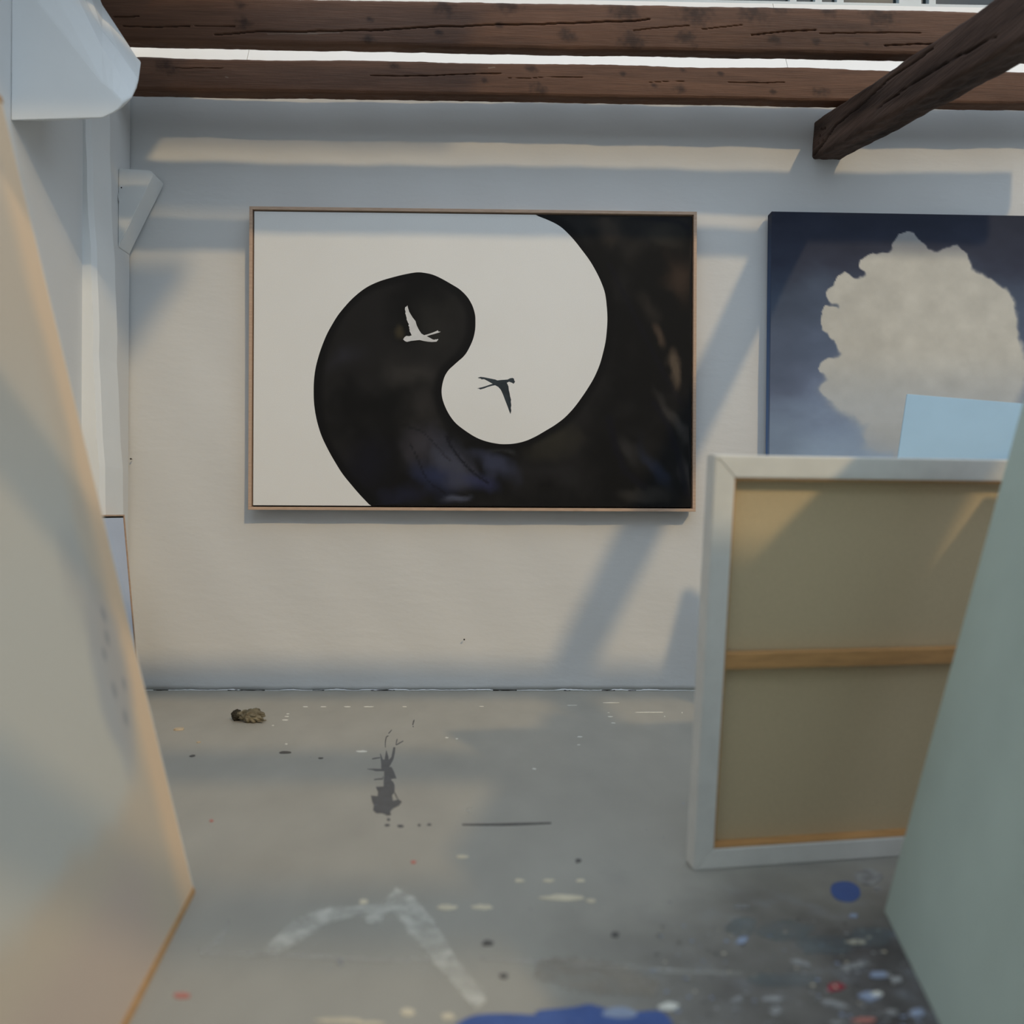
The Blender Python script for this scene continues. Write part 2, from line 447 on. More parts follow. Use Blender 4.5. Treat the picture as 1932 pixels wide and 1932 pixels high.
LIGHT = np.array(lin((114, 82, 63))); DARK = np.array(lin((62, 43, 34))); CRK = np.array(lin((26, 16, 12)))
def joist_cols(cracks, knots, pale, x0, z0, yfront, seed):
    """cracks and knots are given where they sit on the face seen in the photo"""
    def P(px, py):
        p = on_y(px, py, yfront); return (p.x - x0, p.z - z0)
    cr = [([P(*q) for q in c], wd) for c, wd in cracks]
    kn = [(P(a, b), r * .0021) for a, b, r in knots]
    pl = [([P(*q) for q in c], wd) for c, wd in pale]
    def f(X, Y, Z, front):
        g = fbm(X * 2.2, Z * 22 + fbm(X * 1.5, Z * 8, seed + 2, 2) * 3, seed, 4)
        g2 = fbm(X * 9, Z * 160, seed + 3, 3)
        big = fbm(X * 1.1, Z * 5, seed + 7, 3)
        m = np.clip(.15 + .55 * g + .5 * (big - .3) + .2 * (g2 - .5), 0, 1)[..., None]
        col = DARK * (1 - m) + LIGHT * m
        push = np.zeros(X.shape)
        for (kx, kz), r in kn:
            d = np.hypot((X - kx) * .7 + (Z - kz) * .25, (Z - kz)) / r + (fbm(X * 60, Z * 60, seed + 11, 3) - .5) * 1.3
            k = (sstep(1.35, .0, d) * front)[..., None]
            rings = .8 + .2 * np.sin(d * 14)
            col = col * (1 - k * .72) + CRK * 1.6 * (k * .72) * rings[..., None]
        for pts, wd in cr:
            jit = (fbm(X * 16, Z * 2, seed + 21, 3) - .5) * .006
            d = seg_dist(X, Z + jit, pts)
            k = sstep(wd * .9, wd * .3, d) * front
            col = col * (1 - k[..., None]) + CRK * .5 * k[..., None]; push += k * .012
            h = sstep(wd * 2.6, wd, np.abs(d)) * front * (1 - k) * .25
            col = col * (1 + h[..., None])
        for pts, wd in pl:
            k = (sstep(wd, wd * .3, seg_dist(X, Z, pts)) * front * .5)[..., None]
            col = col * (1 - k) + np.array(lin((150, 135, 120))) * k
        return col, push
    return f

# joist nearest the wall: front face plane, bottom and top read from the photo
J1Y = -.146; J2Y = -.496; J3Y = -.795
def joist(name, label, yf, w, py_bot, py_top, cracks, knots, pale, seed, x1, step=.004):
    zb = on_y(966, py_bot, yf).z; zt = on_y(966, py_top, yf).z
    x0 = XL + .002
    o = rough_timber(name, x1 - x0, zt - zb, w, joist_cols(cracks, knots, pale, x0, zb, yf, seed), M_wood, step, 60, seed)
    o.location = (x0, yf, zb)
    tag(o, label, 'beam', 'dark timber joists under the high window')
    return o
joist('ceiling_joist', 'dark brown timber joist close to the back wall, lower of the two', J1Y, .062, 181, 117.5,
      [([(700, 143), (780, 143), (860, 140.5), (945, 138)], .0022), ([(960, 147), (1100, 146)], .0012), ([(1375, 156), (1480, 155)], .0018), ([(1225, 155), (1290, 153)], .0012), ([(330, 128), (420, 128)], .0015)],
      [(742, 124, 9), (1003, 129, 8), (1016, 168, 12), (914, 151, 6), (1283, 168, 10), (1551, 173, 11), (315, 126, 14), (1360, 139, 5), (1235, 162, 5), (1459, 172, 5), (1176, 140, 5), (1290, 133, 5)],
      [([(922, 128), (934, 127)], .003), ([(425, 145), (430, 146)], .003)], 3, 2.4)
joist('ceiling_joist', 'dark brown timber joist with long cracks, upper of the two, farther from the wall', J2Y, .052, 90, 3,
      [([(215, 33), (262, 32)], .0022), ([(232, 50), (290, 52), (340, 49), (357, 49)], .0032), ([(368, 49), (410, 49), (442, 49)], .0026),
       ([(405, 65), (450, 62), (478, 60), (500, 59), (560, 60), (600, 59), (650, 58), (700, 57), (760, 54), (800, 51), (860, 49), (940, 46), (1000, 45), (1060, 43), (1120, 42), (1190, 40), (1225, 36)], .0036),
       ([(1195, 57), (1225, 54), (1300, 49)], .002), ([(1325, 55), (1400, 48)], .0018), ([(1418, 66), (1480, 59), (1540, 56)], .0026), ([(1548, 62), (1650, 61), (1738, 62)], .0022), ([(1670, 86), (1740, 83)], .003), ([(1740, 84), (1930, 80)], .003)],
      [(460, 42, 11), (454, 10, 8), (840, 13, 15), (956, 8, 15), (943, 47, 6), (1072, 66, 11), (1178, 20, 18), (1192, 76, 18), (1312, 24, 22), (1295, 72, 14), (1424, 24, 18), (1468, 15, 13), (1461, 74, 8), (1540, 78, 7), (1560, 20, 12), (1660, 30, 20), (697, 36, 6), (697, 75, 8), (828, 61, 6), (1636, 83, 5)],
      [([(505, 64), (600, 64)], .002), ([(560, 64), (640, 62)], .002)], 8, 2.4)
# the next joists lie above and behind the picture's top edge; they only shade the room
def plain_joist(yf, zb, h, w, seed, label):
    o = rough_timber('ceiling_joist', 2.4 - XL - .002, h, w, joist_cols([], [], [], XL, zb, yf, seed), M_wood, .03, 10, seed)
    o.location = (XL + .002, yf, zb); o.name = 'trim_4'; tag(o, kind='structure')
plain_joist(J3Y, 2.425, .10, .052, 15, 'dark timber joist out of view above the picture')

# main beam, sloping gently down away from the back wall, joists rest on it
b0 = on_y(1535, 299, 0); bdir = Vector((.077, -1, -.164)).normalized()
BL, BH = 5.0, .158
bw = (on_y(1590, 299, 0) - b0).x
def beam_cols(X, Y, Z, front):
    # here x runs along the beam away from the wall; y across, z up
    g = fbm(X * 2.5, Z * 24 + Y * 24, 31, 4); g2 = fbm(X * 10, Z * 120 + Y * 120, 35, 3)
    a = np.array(lin((44, 33, 28))); b = np.array(lin((96, 76, 66)))
    m = np.clip(g * 1.1 + (g2 - .5) * .4 - .1, 0, 1)[..., None]
    col = a * (1 - m) + b * m
    cr = [([(.02, .02), (.10, .045), (.2, .085), (.34, .095), (.55, .125), (.8, .13)], .004), ([(.05, .055), (.07, .11)], .002), ([(.09, .05), (.10, .1)], .002), ([(.02, .1), (.06, .12), (.08, .1)], .002), ([(.5, .05), (.8, .06), (1.1, .05)], .003)]
    push = np.zeros(X.shape)
    for pts, wd in cr:
        jit = (fbm(X * 20, Z * 8, 47, 3) - .5) * .008
        k = sstep(wd, wd * .3, seg_dist(X, Z + jit, pts)) * front
        col = col * (1 - k[..., None]) + CRK * .4 * k[..., None]; push += k * .014
    return col, push
o = rough_timber('main_beam', BL, BH, bw, beam_cols, M_beam, .01, 30, 31, .006)
ex = bdir; ey = Vector((1, .077, 0)).normalized(); ez = ex.cross(ey); ez = -ez if ez.z < 0 else ez
# local x -> along beam, local y (front face towards the left) -> to the right, local z -> up
Mb = Matrix((ex, ey, ez)).transposed().to_4x4(); Mb.translation = b0 + Vector((0, .02, 0))
if Mb.to_3x3().determinant() < 0:
    o.data.flip_normals()
o.data.transform(Mb)
tag(o, 'thick dark timber beam jutting out of the back wall under the joists', 'beam')

# ------------------------------------------------------------------ the framed black and white painting
WPX = [(1012.8, 406.8), (1033.7, 415), (1052, 424), (1066, 434.7), (1082.6, 452), (1096.6, 469.7), (1113, 491.8), (1126.9, 516), (1136, 536), (1142, 554.7), (1145, 578), (1146.2, 601), (1145, 624.5), (1142.6, 645), (1137.5, 668), (1131.5, 688.6), (1122, 710.8), (1110.6, 730.6), (1096.6, 751.5), (1082.6, 770), (1066, 787.6), (1047.7, 801.6), (1029, 813), (1010.4, 823.7), (991.8, 831.9), (973, 836.5), (954.5, 838), (938, 837), (917, 832.5), (899, 825.5), (882, 815.2), (863, 801), (851.7, 788), (842.6, 772.5), (835.8, 755), (833.5, 740.6), (834.6, 727), (839, 711), (846.5, 698.5), (856, 689.5), (866, 680.5), (873, 674.5), (880.5, 665.5), (888, 651.5), (893.4, 638), (896.8, 622), (897.3, 607), (896.8, 595), (893.4, 581.5), (888.5, 570.5), (881, 559), (867.7, 546), (851.7, 536), (833.5, 525.7), (817.6, 518.5), (801.6, 514.8), (785.7, 513.9), (762.9, 517.8), (740, 523.5), (717.4, 530.3), (696.8, 539.4), (681, 549.7), (665, 563.4), (651.4, 578), (637.7, 595), (626.3, 613.5), (617, 630.6), (608.5, 651), (602, 670), (596, 692.8), (592.8, 715.6), (592, 738.4), (592.8, 761), (596, 783.9), (601, 804.5), (608, 825), (619.5, 848.9), (633, 872.8), (646.8, 894.5), (665, 917), (681, 935.4), (699.7, 954.8)]
def catmull(p, n=4, closed=False):
    out = []; m = len(p)
    for i in range(m - (0 if closed else 1)):
        g = (lambda k: p[k % m]) if closed else (lambda k: p[min(max(k, 0), m - 1)])
        a, b, c, d = g(i - 1), g(i), g(i + 1), g(i + 2)
        for k in range(n):
            t = k / n
            out.append(tuple(.5 * (2 * b[q] + (c[q] - a[q]) * t + (2 * a[q] - 5 * b[q] + 4 * c[q] - d[q]) * t * t + (3 * b[q] - a[q] - 3 * c[q] + d[q]) * t ** 3) for q in (0, 1)))
    if not closed: out.append(p[-1])
    return out
z5 = lambda L: [(740 + a * .13458, 560 + b * .13458) for a, b in L]
BIRD_W = z5([(215, 120), (222, 150), (240, 210), (285, 285), (328, 340), (345, 400), (375, 460), (410, 515), (450, 538), (500, 525), (560, 505), (610, 485), (643, 470), (650, 487), (682, 489), (660, 500), (600, 518), (540, 535), (485, 552), (530, 575), (575, 600), (605, 602), (610, 592), (622, 600), (640, 590), (648, 598), (625, 628), (560, 633), (500, 628), (440, 618), (385, 605), (320, 612), (265, 618), (235, 625), (210, 632), (180, 620), (155, 598), (175, 565), (200, 548), (240, 552), (275, 540), (262, 510), (245, 480), (248, 465), (240, 440), (243, 425), (228, 400), (238, 385), (222, 360), (215, 340), (205, 320), (205, 295), (197, 270), (192, 245), (185, 235), (190, 210), (180, 175), (185, 145), (205, 135)])
BIRD_B = z5([(1200, 1135), (1240, 1122), (1290, 1128), (1340, 1138), (1400, 1150), (1450, 1160), (1475, 1172), (1540, 1165), (1620, 1160), (1655, 1142), (1690, 1136), (1710, 1150), (1712, 1170), (1725, 1190), (1705, 1220), (1680, 1205), (1640, 1190), (1610, 1205), (1632, 1255), (1638, 1310), (1648, 1350), (1655, 1395), (1668, 1440), (1665, 1475), (1672, 1520), (1665, 1560), (1672, 1595), (1660, 1645), (1645, 1610), (1620, 1540), (1585, 1450), (1555, 1370), (1525, 1305), (1490, 1265), (1445, 1240), (1400, 1248), (1340, 1265), (1290, 1285), (1235, 1300), (1220, 1288), (1190, 1287), (1225, 1275), (1260, 1268), (1320, 1250), (1370, 1232), (1410, 1220), (1375, 1200), (1330, 1175), (1290, 1155), (1255, 1158), (1240, 1145), (1215, 1142)])

# canvas rectangle in the photo: inner corners TL, TR, BR, BL
Q = [(482.5, 398.5), (1308, 409), (1302, 956.5), (475.5, 953.5)]
FD = .05                                   # frame depth; canvas front sits 8 mm behind the frame front
yF = -FD - .012
q3 = [on_y(*p, yF + .006) for p in Q]
ctr = sum(q3, Vector()) / 4
ex = ((q3[1] - q3[0]) + (q3[2] - q3[3])).normalized(); ex.y = 0; ex.normalize()
ez = Vector((-ex.z, 0, ex.x))
CW = ((q3[1] - q3[0]).length + (q3[2] - q3[3]).length) / 2
CH = ((q3[3] - q3[0]).length + (q3[2] - q3[1]).length) / 2
pt = empty('framed_painting', (ctr.x, -.012, ctr.z - CH / 2))
pt.rotation_euler = (0, -math.atan2(ex.z, ex.x), 0)
tag(pt, 'large black and white swirl painting with two flying birds, in a thin wooden frame', 'painting')
def to_uv(px, py):
    """photo -> metres on the canvas (origin bottom centre)"""
    p = on_y(px, py, yF + .006) - ctr
    return (p.dot(ex), p.dot(ez) + CH / 2)
contour = catmull([to_uv(*p) for p in WPX], 4)
hw = CW / 2
contour[0] = (contour[0][0] - .004, CH); contour[-1] = (contour[-1][0] + .002, 0.0)
bw_ = [to_uv(*p) for p in BIRD_W]; bb_ = [to_uv(*p) for p in BIRD_B]
# constrained triangulation: contour + birds + border + colour grid
pts = []; edges = []
def add_chain(ch, closed):
    s = len(pts); pts.extend(ch)
    for i in range(len(ch) - 1): edges.append((s + i, s + i + 1))
    if closed: edges.append((len(pts) - 1, s))
add_chain(contour, False); add_chain(bw_, True); add_chain(bb_, True)
rect = [(-hw, 0), (hw, 0), (hw, CH), (-hw, CH)]
add_chain(rect, True)
stp = .0088
gx = np.arange(-hw + stp, hw - stp / 2, stp); gz = np.arange(stp, CH - stp / 2, stp)
for a in gx:
    for b in gz: pts.append((float(a + random.uniform(-.0015, .0015)), float(b + random.uniform(-.0015, .0015))))
r = delaunay_2d_cdt([Vector(p) for p in pts], edges, [], 0, 1e-6)
v2 = np.array([(v.x, v.y) for v in r[0]]); tris = np.array([f for f in r[2]])
cen = v2[tris].mean(1)
dark_poly = contour + [(hw + .01, -.0), (hw + .01, CH + .01), (contour[0][0], CH + .01)]
dark_poly = contour + [(hw + .01, 0.0), (hw + .01, CH + .01), (contour[0][0], CH + .01)]
isd = inside(cen[:, 0], cen[:, 1], dark_poly)
isw = inside(cen[:, 0], cen[:, 1], bw_); isb = inside(cen[:, 0], cen[:, 1], bb_)
# pigment of the dark wash, in photo coordinates turned to canvas metres
def blob(U, V, px, py, rx, ry, ang=0, soft=.35, seed=1):
    soft *= 1.1
    U = U + .13 * (fbm(U * 5 + seed, V * 4, seed, 4) - .5) + .03 * (fbm(U * 22, V * 9, seed + 2, 3) - .5); V = V + .16 * (fbm(U * 4, V * 5 + seed, seed + 9, 4) - .5)
    u0, v0 = to_uv(px, py); s = CW / 826
    ca, sa = math.cos(math.radians(ang)), math.sin(math.radians(ang))
    dx, dy = (U - u0), -(V - v0)
    a = (dx * ca + dy * sa) / (rx * s); b = (-dx * sa + dy * ca) / (ry * s)
    d = np.hypot(a, b) + (fbm(U * 16, V * 10, seed, 4) - .5) * .5
    return sstep(1.0, 1.0 - soft * 2, d)
def dark_wash(U, V):
    col = np.ones(U.shape + (3,)) * nlin((21, 21, 21))
    def lay(k, c, a): 
        nonlocal col
        k = (k * a)[..., None]; col = col * (1 - k) + nlin(c) * k
    n = fbm(U * 5, V * 5, 5, 4)
    lay(sstep(.35, .7, n), (36, 35, 35), .8)
    B = lambda *a, **k: blob(U, V, *a, **k)
    lay(B(830, 620, 75, 90, 0, .5, 2), (44, 43, 41), .9)
    lay(B(775, 700, 70, 60, 20, .5, 3), (54, 52, 50), .9)
    lay(B(800, 760, 60, 100, 10, .5, 4), (50, 48, 47), .8)
    lay(B(655, 680, 45, 35, 0, .5, 5), (46, 46, 52), .8)
    lay(B(745, 625, 18, 18, 0, .5, 6), (66, 60, 46), .8)
    lay(B(690, 870, 70, 110, -25, .5, 7), (26, 26, 34), .9)
    lay(B(800, 850, 45, 60, 35, .4, 8), (62, 60, 66), .8)
    lay(B(850, 870, 55, 75, -40, .35, 9), (70, 72, 86), .85)
    lay(B(820, 910, 80, 45, 20, .5, 10), (44, 50, 76), .9)
    lay(B(900, 910, 60, 30, 25, .5, 11), (52, 56, 86), .8)
    lay(B(935, 885, 75, 22, 25, .4, 12), (60, 64, 84), .8)
    lay(B(760, 930, 90, 22, 0, .5, 13), (34, 36, 52), .8)
    lay(B(850, 948, 40, 9, 0, .4, 14), (80, 84, 100), .8)
    lay(B(1050, 830, 75, 45, -18, .4, 15), (50, 48, 42), .85)
    lay(B(1030, 900, 90, 35, 0, .5, 16), (38, 37, 38), .8)
    lay(B(960, 860, 30, 10, 0, .4, 17), (64, 66, 68), .7)
    lay(B(1190, 860, 22, 60, -25, .4, 18), (50, 49, 49), .8)
    lay(B(1240, 880, 22, 70, -20, .45, 19), (40, 45, 60), .8)
    lay(B(1275, 780, 18, 70, -25, .4, 20), (62, 60, 58), .7)
    lay(B(1283, 700, 18, 50, 5, .35, 21), (92, 80, 68), .85)
    lay(B(1255, 640, 14, 40, -15, .4, 22), (78, 66, 56), .8)
    lay(B(1275, 520, 40, 90, -10, .5, 23), (62, 50, 42), .85)
    lay(B(1260, 450, 45, 40, 0, .35, 24), (48, 46, 42), .8)
    lay(B(1130, 440, 60, 20, 20, .5, 25), (58, 52, 46), .8)
    lay(B(1200, 470, 30, 40, 0, .5, 26), (40, 38, 36), .8)
    lay(B(1220, 580, 28, 50, -25, .5, 27), (50, 46, 42), .7)
    lay(B(1215, 935, 70, 18, 0, .4, 28), (52, 50, 47), .8)
    lay(B(1285, 900, 14, 50, -10, .4, 29), (58, 56, 56), .7)
    # black ink band that follows the contour
    d = seg_dist(U, V, contour[::2])
    wv = .03 + .03 * fbm(U * 4, V * 4, 51, 2)
    lay(sstep(1, .35, d / wv), (19, 19, 20), .92)
    # thin dark lines drawn through the wash
    def L(p, wd, a=.8):
        q = [to_uv(*t) for t in p]; lay(sstep(wd * 2, wd * .5, seg_dist(U, V, q)), (22, 22, 28), a)
    L([(842, 822), (850, 840), (865, 862), (885, 885), (908, 903), (922, 912)], .004)
    L([(775, 838), (790, 870), (800, 895), (815, 915), (840, 930)], .003, .6)
    L([(770, 805), (800, 815), (822, 840), (850, 870)], .003, .5)
    L([(1150, 790), (1160, 840), (1180, 890), (1215, 920)], .011, .75)
    L([(1235, 760), (1260, 800), (1280, 860), (1296, 930)], .010, .75)
    L([(1190, 410), (1230, 413), (1280, 418), (1303, 432)], .006, .8)
    L([(1150, 500), (1185, 570), (1220, 640), (1250, 700), (1285, 760)], .008, .55)
    return col
U, V = v2[:, 0], v2[:, 1]
cd = dark_wash(U, V)
wn = fbm(U * 3, V * 3, 77, 3)[:, None]
cw = nlin((226, 226, 224)) * (.97 + .05 * wn)
fn = fbm(U * 40, V * 40, 91, 3)[:, None]
cbw = nlin((206, 206, 206)) * (.86 + .3 * fn); cbb = nlin((52, 60, 66)) * (.6 + .9 * fn)
me = bpy.data.meshes.new('canvas')
nv = len(v2)
verts = [(a, 0, b) for a, b in v2] + [(-hw, .03, 0), (hw, .03, 0), (hw, .03, CH), (-hw, .03, CH)]
# corners of the front rectangle
ci = [int(np.argmin((v2[:, 0] - x) ** 2 + (v2[:, 1] - z) ** 2)) for x, z in rect]
faces = [tuple(t) for t in tris.tolist()]
ntri = len(faces)
faces += [(nv, nv + 3, nv + 2, nv + 1)]
for k in range(4): faces.append((ci[k], nv + k, nv + (k + 1) % 4, ci[(k + 1) % 4]))
me.from_pydata(verts, [], faces); me.update()
ca_ = me.color_attributes.new('Col', 'FLOAT_COLOR', 'CORNER')
nl = len(me.loops); lc = np.ones((nl, 4), np.float32); lc[:, :3] = nlin((215, 213, 208))
vi = tris.reshape(-1)
sel = np.repeat(np.where(isw, 2, np.where(isb, 3, np.where(isd, 1, 0))), 3)
tab = np.stack([cw, cd, cbw, cbb], 0)
lc[:ntri * 3, :3] = tab[sel, vi]
ca_.data.foreach_set('color', lc.ravel())
# triangles must face the room (-y)
nrm = np.array([p.normal.y for p in me.polygons])[:ntri]
if nrm.mean() > 0: me.flip_normals()
cv = link('canvas', me, M_paint, pt); cv.location = (0, -FD + .006, 0)
# floater frame: four rails, dark rebate behind the gap
g, fw_ = .006, .0125
o1 = hw + g + fw_; z0_, z1_ = -g - fw_, CH + g + fw_
fr = bmesh.new()
add_box(fr, (-o1, -FD, z0_), (o1, 0, z0_ + fw_), bev=.0012)
bmobj('frame_rail', fr, M_oak, pt)
for lo, hi in (((-o1, -FD, z1_ - fw_), (o1, 0, z1_)), ((-o1, -FD, z0_ + fw_), (-o1 + fw_, 0, z1_ - fw_)), ((o1 - fw_, -FD, z0_ + fw_), (o1, 0, z1_ - fw_))):
    fr = bmesh.new(); add_box(fr, lo, hi, bev=.0012); bmobj('frame_rail', fr, M_oak, pt)
o = box('shadow_gap', (-o1 + fw_, -.012, z0_ + fw_), (o1 - fw_, -.002, z1_ - fw_), M_dkgap, pt)
tag(o, 'black rebate showing as a dark line between canvas and frame')

# ------------------------------------------------------------------ cloud painting
yC = -.048
tl = on_y(1456, 399, yC)
WC, HC = 1.15, 1.24
stp = .005
nx, nz = int(WC / stp), int(HC / stp)
gx, gz = np.meshgrid(np.linspace(0, WC, nx + 1), np.linspace(0, HC, nz + 1))
sc = (CAM.y * -1 + yC) / FPX
PX = 1456 + gx / sc * .985; PY = 399 + gz / sc
bgt = [(399, (36, 41, 57)), (480, (48, 53, 70)), (560, (66, 76, 94)), (650, (82, 93, 114)), (740, (96, 107, 130)), (800, (116, 132, 156)), (880, (132, 150, 172)), (1000, (150, 165, 180))]
ys_, cs_ = [a for a, _ in bgt], np.array([c for _, c in bgt], float)
n1 = fbm(PX / 70, PY / 45, 3, 4)
pyw = PY + (n1 - .5) * 110
bg = np.stack([np.interp(pyw, ys_, cs_[:, k]) for k in range(3)], -1)
bg *= (1 + .12 * sstep(1480, 1560, PX) * sstep(420, 560, PY))[..., None]
circ = [(1706, 458, 22), (1716, 452, 20), (1728, 470, 26), (1642, 497, 21), (1668, 498, 24), (1690, 505, 35), (1725, 510, 40), (1594, 532, 19), (1575, 553, 17), (1610, 560, 30), (1650, 560, 48), (1700, 570, 60), (1568, 590, 18), (1565, 606, 15), (1585, 615, 30), (1630, 620, 52), (1690, 640, 60), (1600, 645, 24), (1563, 690, 13), (1556, 697, 8), (1582, 700, 26), (1625, 700, 48), (1690, 720, 60), (1565, 735, 19), (1595, 750, 34), (1640, 770, 42), (1700, 800, 50), (1780, 560, 80), (1780, 680, 90), (1770, 800, 60), (1850, 590, 80), (1870, 700, 90), (1880, 800, 60), (1760, 500, 30), (1800, 490, 34), (1660, 830, 35), (1720, 850, 40)]
wob = (fbm(PX / 18, PY / 18, 8, 3) - .5) * 12 + (fbm(PX / 45, PY / 45, 18, 2) - .5) * 18
fld = np.zeros(PX.shape)
ox = (fbm(PX / 16, PY / 16, 8, 3) - .5) * 12; oy = (fbm(PX / 16, PY / 16, 28, 3) - .5) * 12
for cx, cy, r_ in circ:
    fld += np.exp(-2.3 * ((PX + ox - cx) ** 2 + (PY + oy - cy) ** 2) / (r_ * .93) ** 2)
sf = .03 + .16 * np.clip((PY - 640) / 160, 0, 1)
dens = sstep(.115 - sf, .115 + sf * 1.6, fld)
dens *= 1 - .75 * sstep(800, 900, PY + (1650 - PX) * .35)
puff = fbm(PX / 40, PY / 36, 21, 4)
cl = np.array((196, 193, 184)) * (.92 + .16 * puff)[..., None]
lowc = np.array((180, 184, 186)) * (.94 + .1 * puff)[..., None]
k = sstep(640, 780, PY)[..., None]; cl = cl * (1 - k) + lowc * k
kt = sstep(492, 462, PY)[..., None] * .55; cl = cl * (1 - kt) + np.array((112, 116, 126)) * kt  # joist shade painted into the top of the cloud
img = bg * (1 - dens[..., None]) + cl * dens[..., None]
colC = nlin(np.clip(img, 0, 255))
vs = np.stack([gx, np.zeros_like(gx), -gz], -1).reshape(-1, 3).tolist()
i = np.arange(nz)[:, None] * (nx + 1); kx = np.arange(nx)[None, :]
F = np.stack([i + kx, i + nx + 1 + kx, i + nx + 2 + kx, i + kx + 1], -1).reshape(-1, 4).tolist()
nv = len(vs)
vs += [(0, .046, 0), (WC, .046, 0), (WC, .046, -HC), (0, .046, -HC)]
sidecol = [colC[0, 0], colC[0, -1], colC[-1, -1], np.array(lin((104, 140, 196)))]
F += [(nv, nv + 1, nv + 2, nv + 3)]
tlv, trv, blv, brv = 0, nx, nz * (nx + 1), nz * (nx + 1) + nx
F += [[j * (nx + 1) for j in range(nz + 1)] [::-1] + [nv, nv + 3], [j * (nx + 1) + nx for j in range(nz + 1)] + [nv + 2, nv + 1], list(range(nx + 1)) + [nv + 1, nv], [nz * (nx + 1) + q for q in range(nx + 1)][::-1] + [nv + 3, nv + 2]]
me = bpy.data.meshes.new('cloud_painting'); me.from_pydata(vs, [], F); me.update()
set_colors(me, np.concatenate([colC.reshape(-1, 3), np.array(sidecol)]))
bm = bmesh.new(); bm.from_mesh(me); bmesh.ops.recalc_face_normals(bm, faces=bm.faces[:]); bm.to_mesh(me); bm.free()
o = link('cloud_painting', me, M_paint2)
o.location = (tl.x, yC, tl.z); o.rotation_euler = (0, .004, 0)
tag(o, 'unframed painting of a white cloud in dark blue sky, on the wall', 'painting')

# ------------------------------------------------------------------ leaning canvases
def frame_mat(o_, u, v):
    """axes: u along the bottom edge, v up the face, n out of the face"""
    u = u.normalized(); n = u.cross(v).normalized(); v = n.cross(u).normalized()
    Mx = Matrix((u, v, n)).transposed().to_4x4(); Mx.translation = o_; return Mx

# right: the back of a stretched canvas
A = on_floor(1308, 1643); B_ = on_floor(1700, 1616)
u = (B_ - A); u.z = 0; u.normalize()
nh = Vector((u.y, -u.x, 0))
if nh.y > 0: nh = -nh
HT = .86
vdir = Vector((0, 0, .845)) + nh * .10
SW = 1.05
t = empty('stretched_canvas', A + u * (SW / 2))
tag(t, 'large stretched canvas seen from the back, bare linen in white bars with a wooden crossbar', 'canvas')
T0 = Matrix.Translation(-(A + u * (SW / 2)))
Mf = T0 @ frame_mat(A, u, vdir)
bar, dep = .0435, .042
HTL = vdir.normalized() and .858
def part(name, lo, hi, mat, bev=.0025, lab=None):
    o = box(name, lo, hi, mat, t, bev, Mf)
    if lab: o['label'] = lab
    return o
# n points to the camera; bars from -dep to 0 ; linen at -0.026
def mitre_bar(name, a, b, inward, mat):
    """bar along a->b (2D in face), mitred at both ends"""
    a = Vector(a); b = Vector(b); d = (b - a).normalized(); w = Vector(inward) * bar
    q = [a, b, b - d * bar + w, a + d * bar + w]
    bm = bmesh.new()
    f = [bm.verts.new((p.x, p.y, 0)) for p in q]; k = [bm.verts.new((p.x, p.y, -dep)) for p in q]
    bm.faces.new(f); bm.faces.new(k[::-1])
    for i in range(4): bm.faces.new((f[i], f[(i + 1) % 4], k[(i + 1) % 4], k[i]))
    bmesh.ops.recalc_face_normals(bm, faces=bm.faces[:])
    bmesh.ops.bevel(bm, geom=bm.edges[:], offset=.0022, segments=2, affect='EDGES')
    for v in bm.verts:
        v.co.z += .0012 * math.sin(v.co.x * 40 + v.co.y * 55); v.co = Mf @ v.co
    return bmobj(name, bm, mat, t)
H_ = HTL
mitre_bar('stretcher_bar', (0, 0), (SW, 0), (0, 1), M_prime)
mitre_bar('stretcher_bar', (SW, H_), (0, H_), (0, -1), M_prime)
mitre_bar('stretcher_bar', (0, H_), (0, 0), (1, 0), M_prime)
mitre_bar('stretcher_bar', (SW, 0), (SW, H_), (-1, 0), M_prime)
part('linen', (bar - .004, bar - .004, -.034), (SW - bar + .004, H_ - bar + .004, -.029), M_linen, 0, 'raw beige linen')
# bare pine inside edges of the bars
for nm, lo, hi in (('bar_lip', (bar, bar - .001, -.029), (SW - bar, bar + .004, -.004)), ('bar_lip', (bar, H_ - bar - .004, -.029), (SW - bar, H_ - bar + .001, -.004)),
                   ('bar_lip', (bar - .001, bar + .004, -.029), (bar + .004, H_ - bar - .004, -.004))):
    part(nm, lo, hi, M_pine, .0008, 'bare pine inner edge')
yb = .425
part('crossbar', (bar, yb, -.026), (SW - bar, yb + .034, -.006), M_pine, .003, 'bare pine crossbar')

# left: big canvas leaning outwards, painted face to the room
A = on_floor(368, 1684); B_ = on_floor(242, 1932)
u = (A - B_); u.z = 0; u.normalize()                       # along the bottom edge, away from the camera
top = on_y(193, 930, A.y)
v = (top - A)
LW, LH = 1.5, 1.55
BLc = A - u * LW
t = empty('leaning_canvas', BLc + u * LW / 2)
tag(t, 'big leaning canvas with pale beige and blue grey strokes, along the left side', 'canvas')
T0 = Matrix.Translation(-t.location)
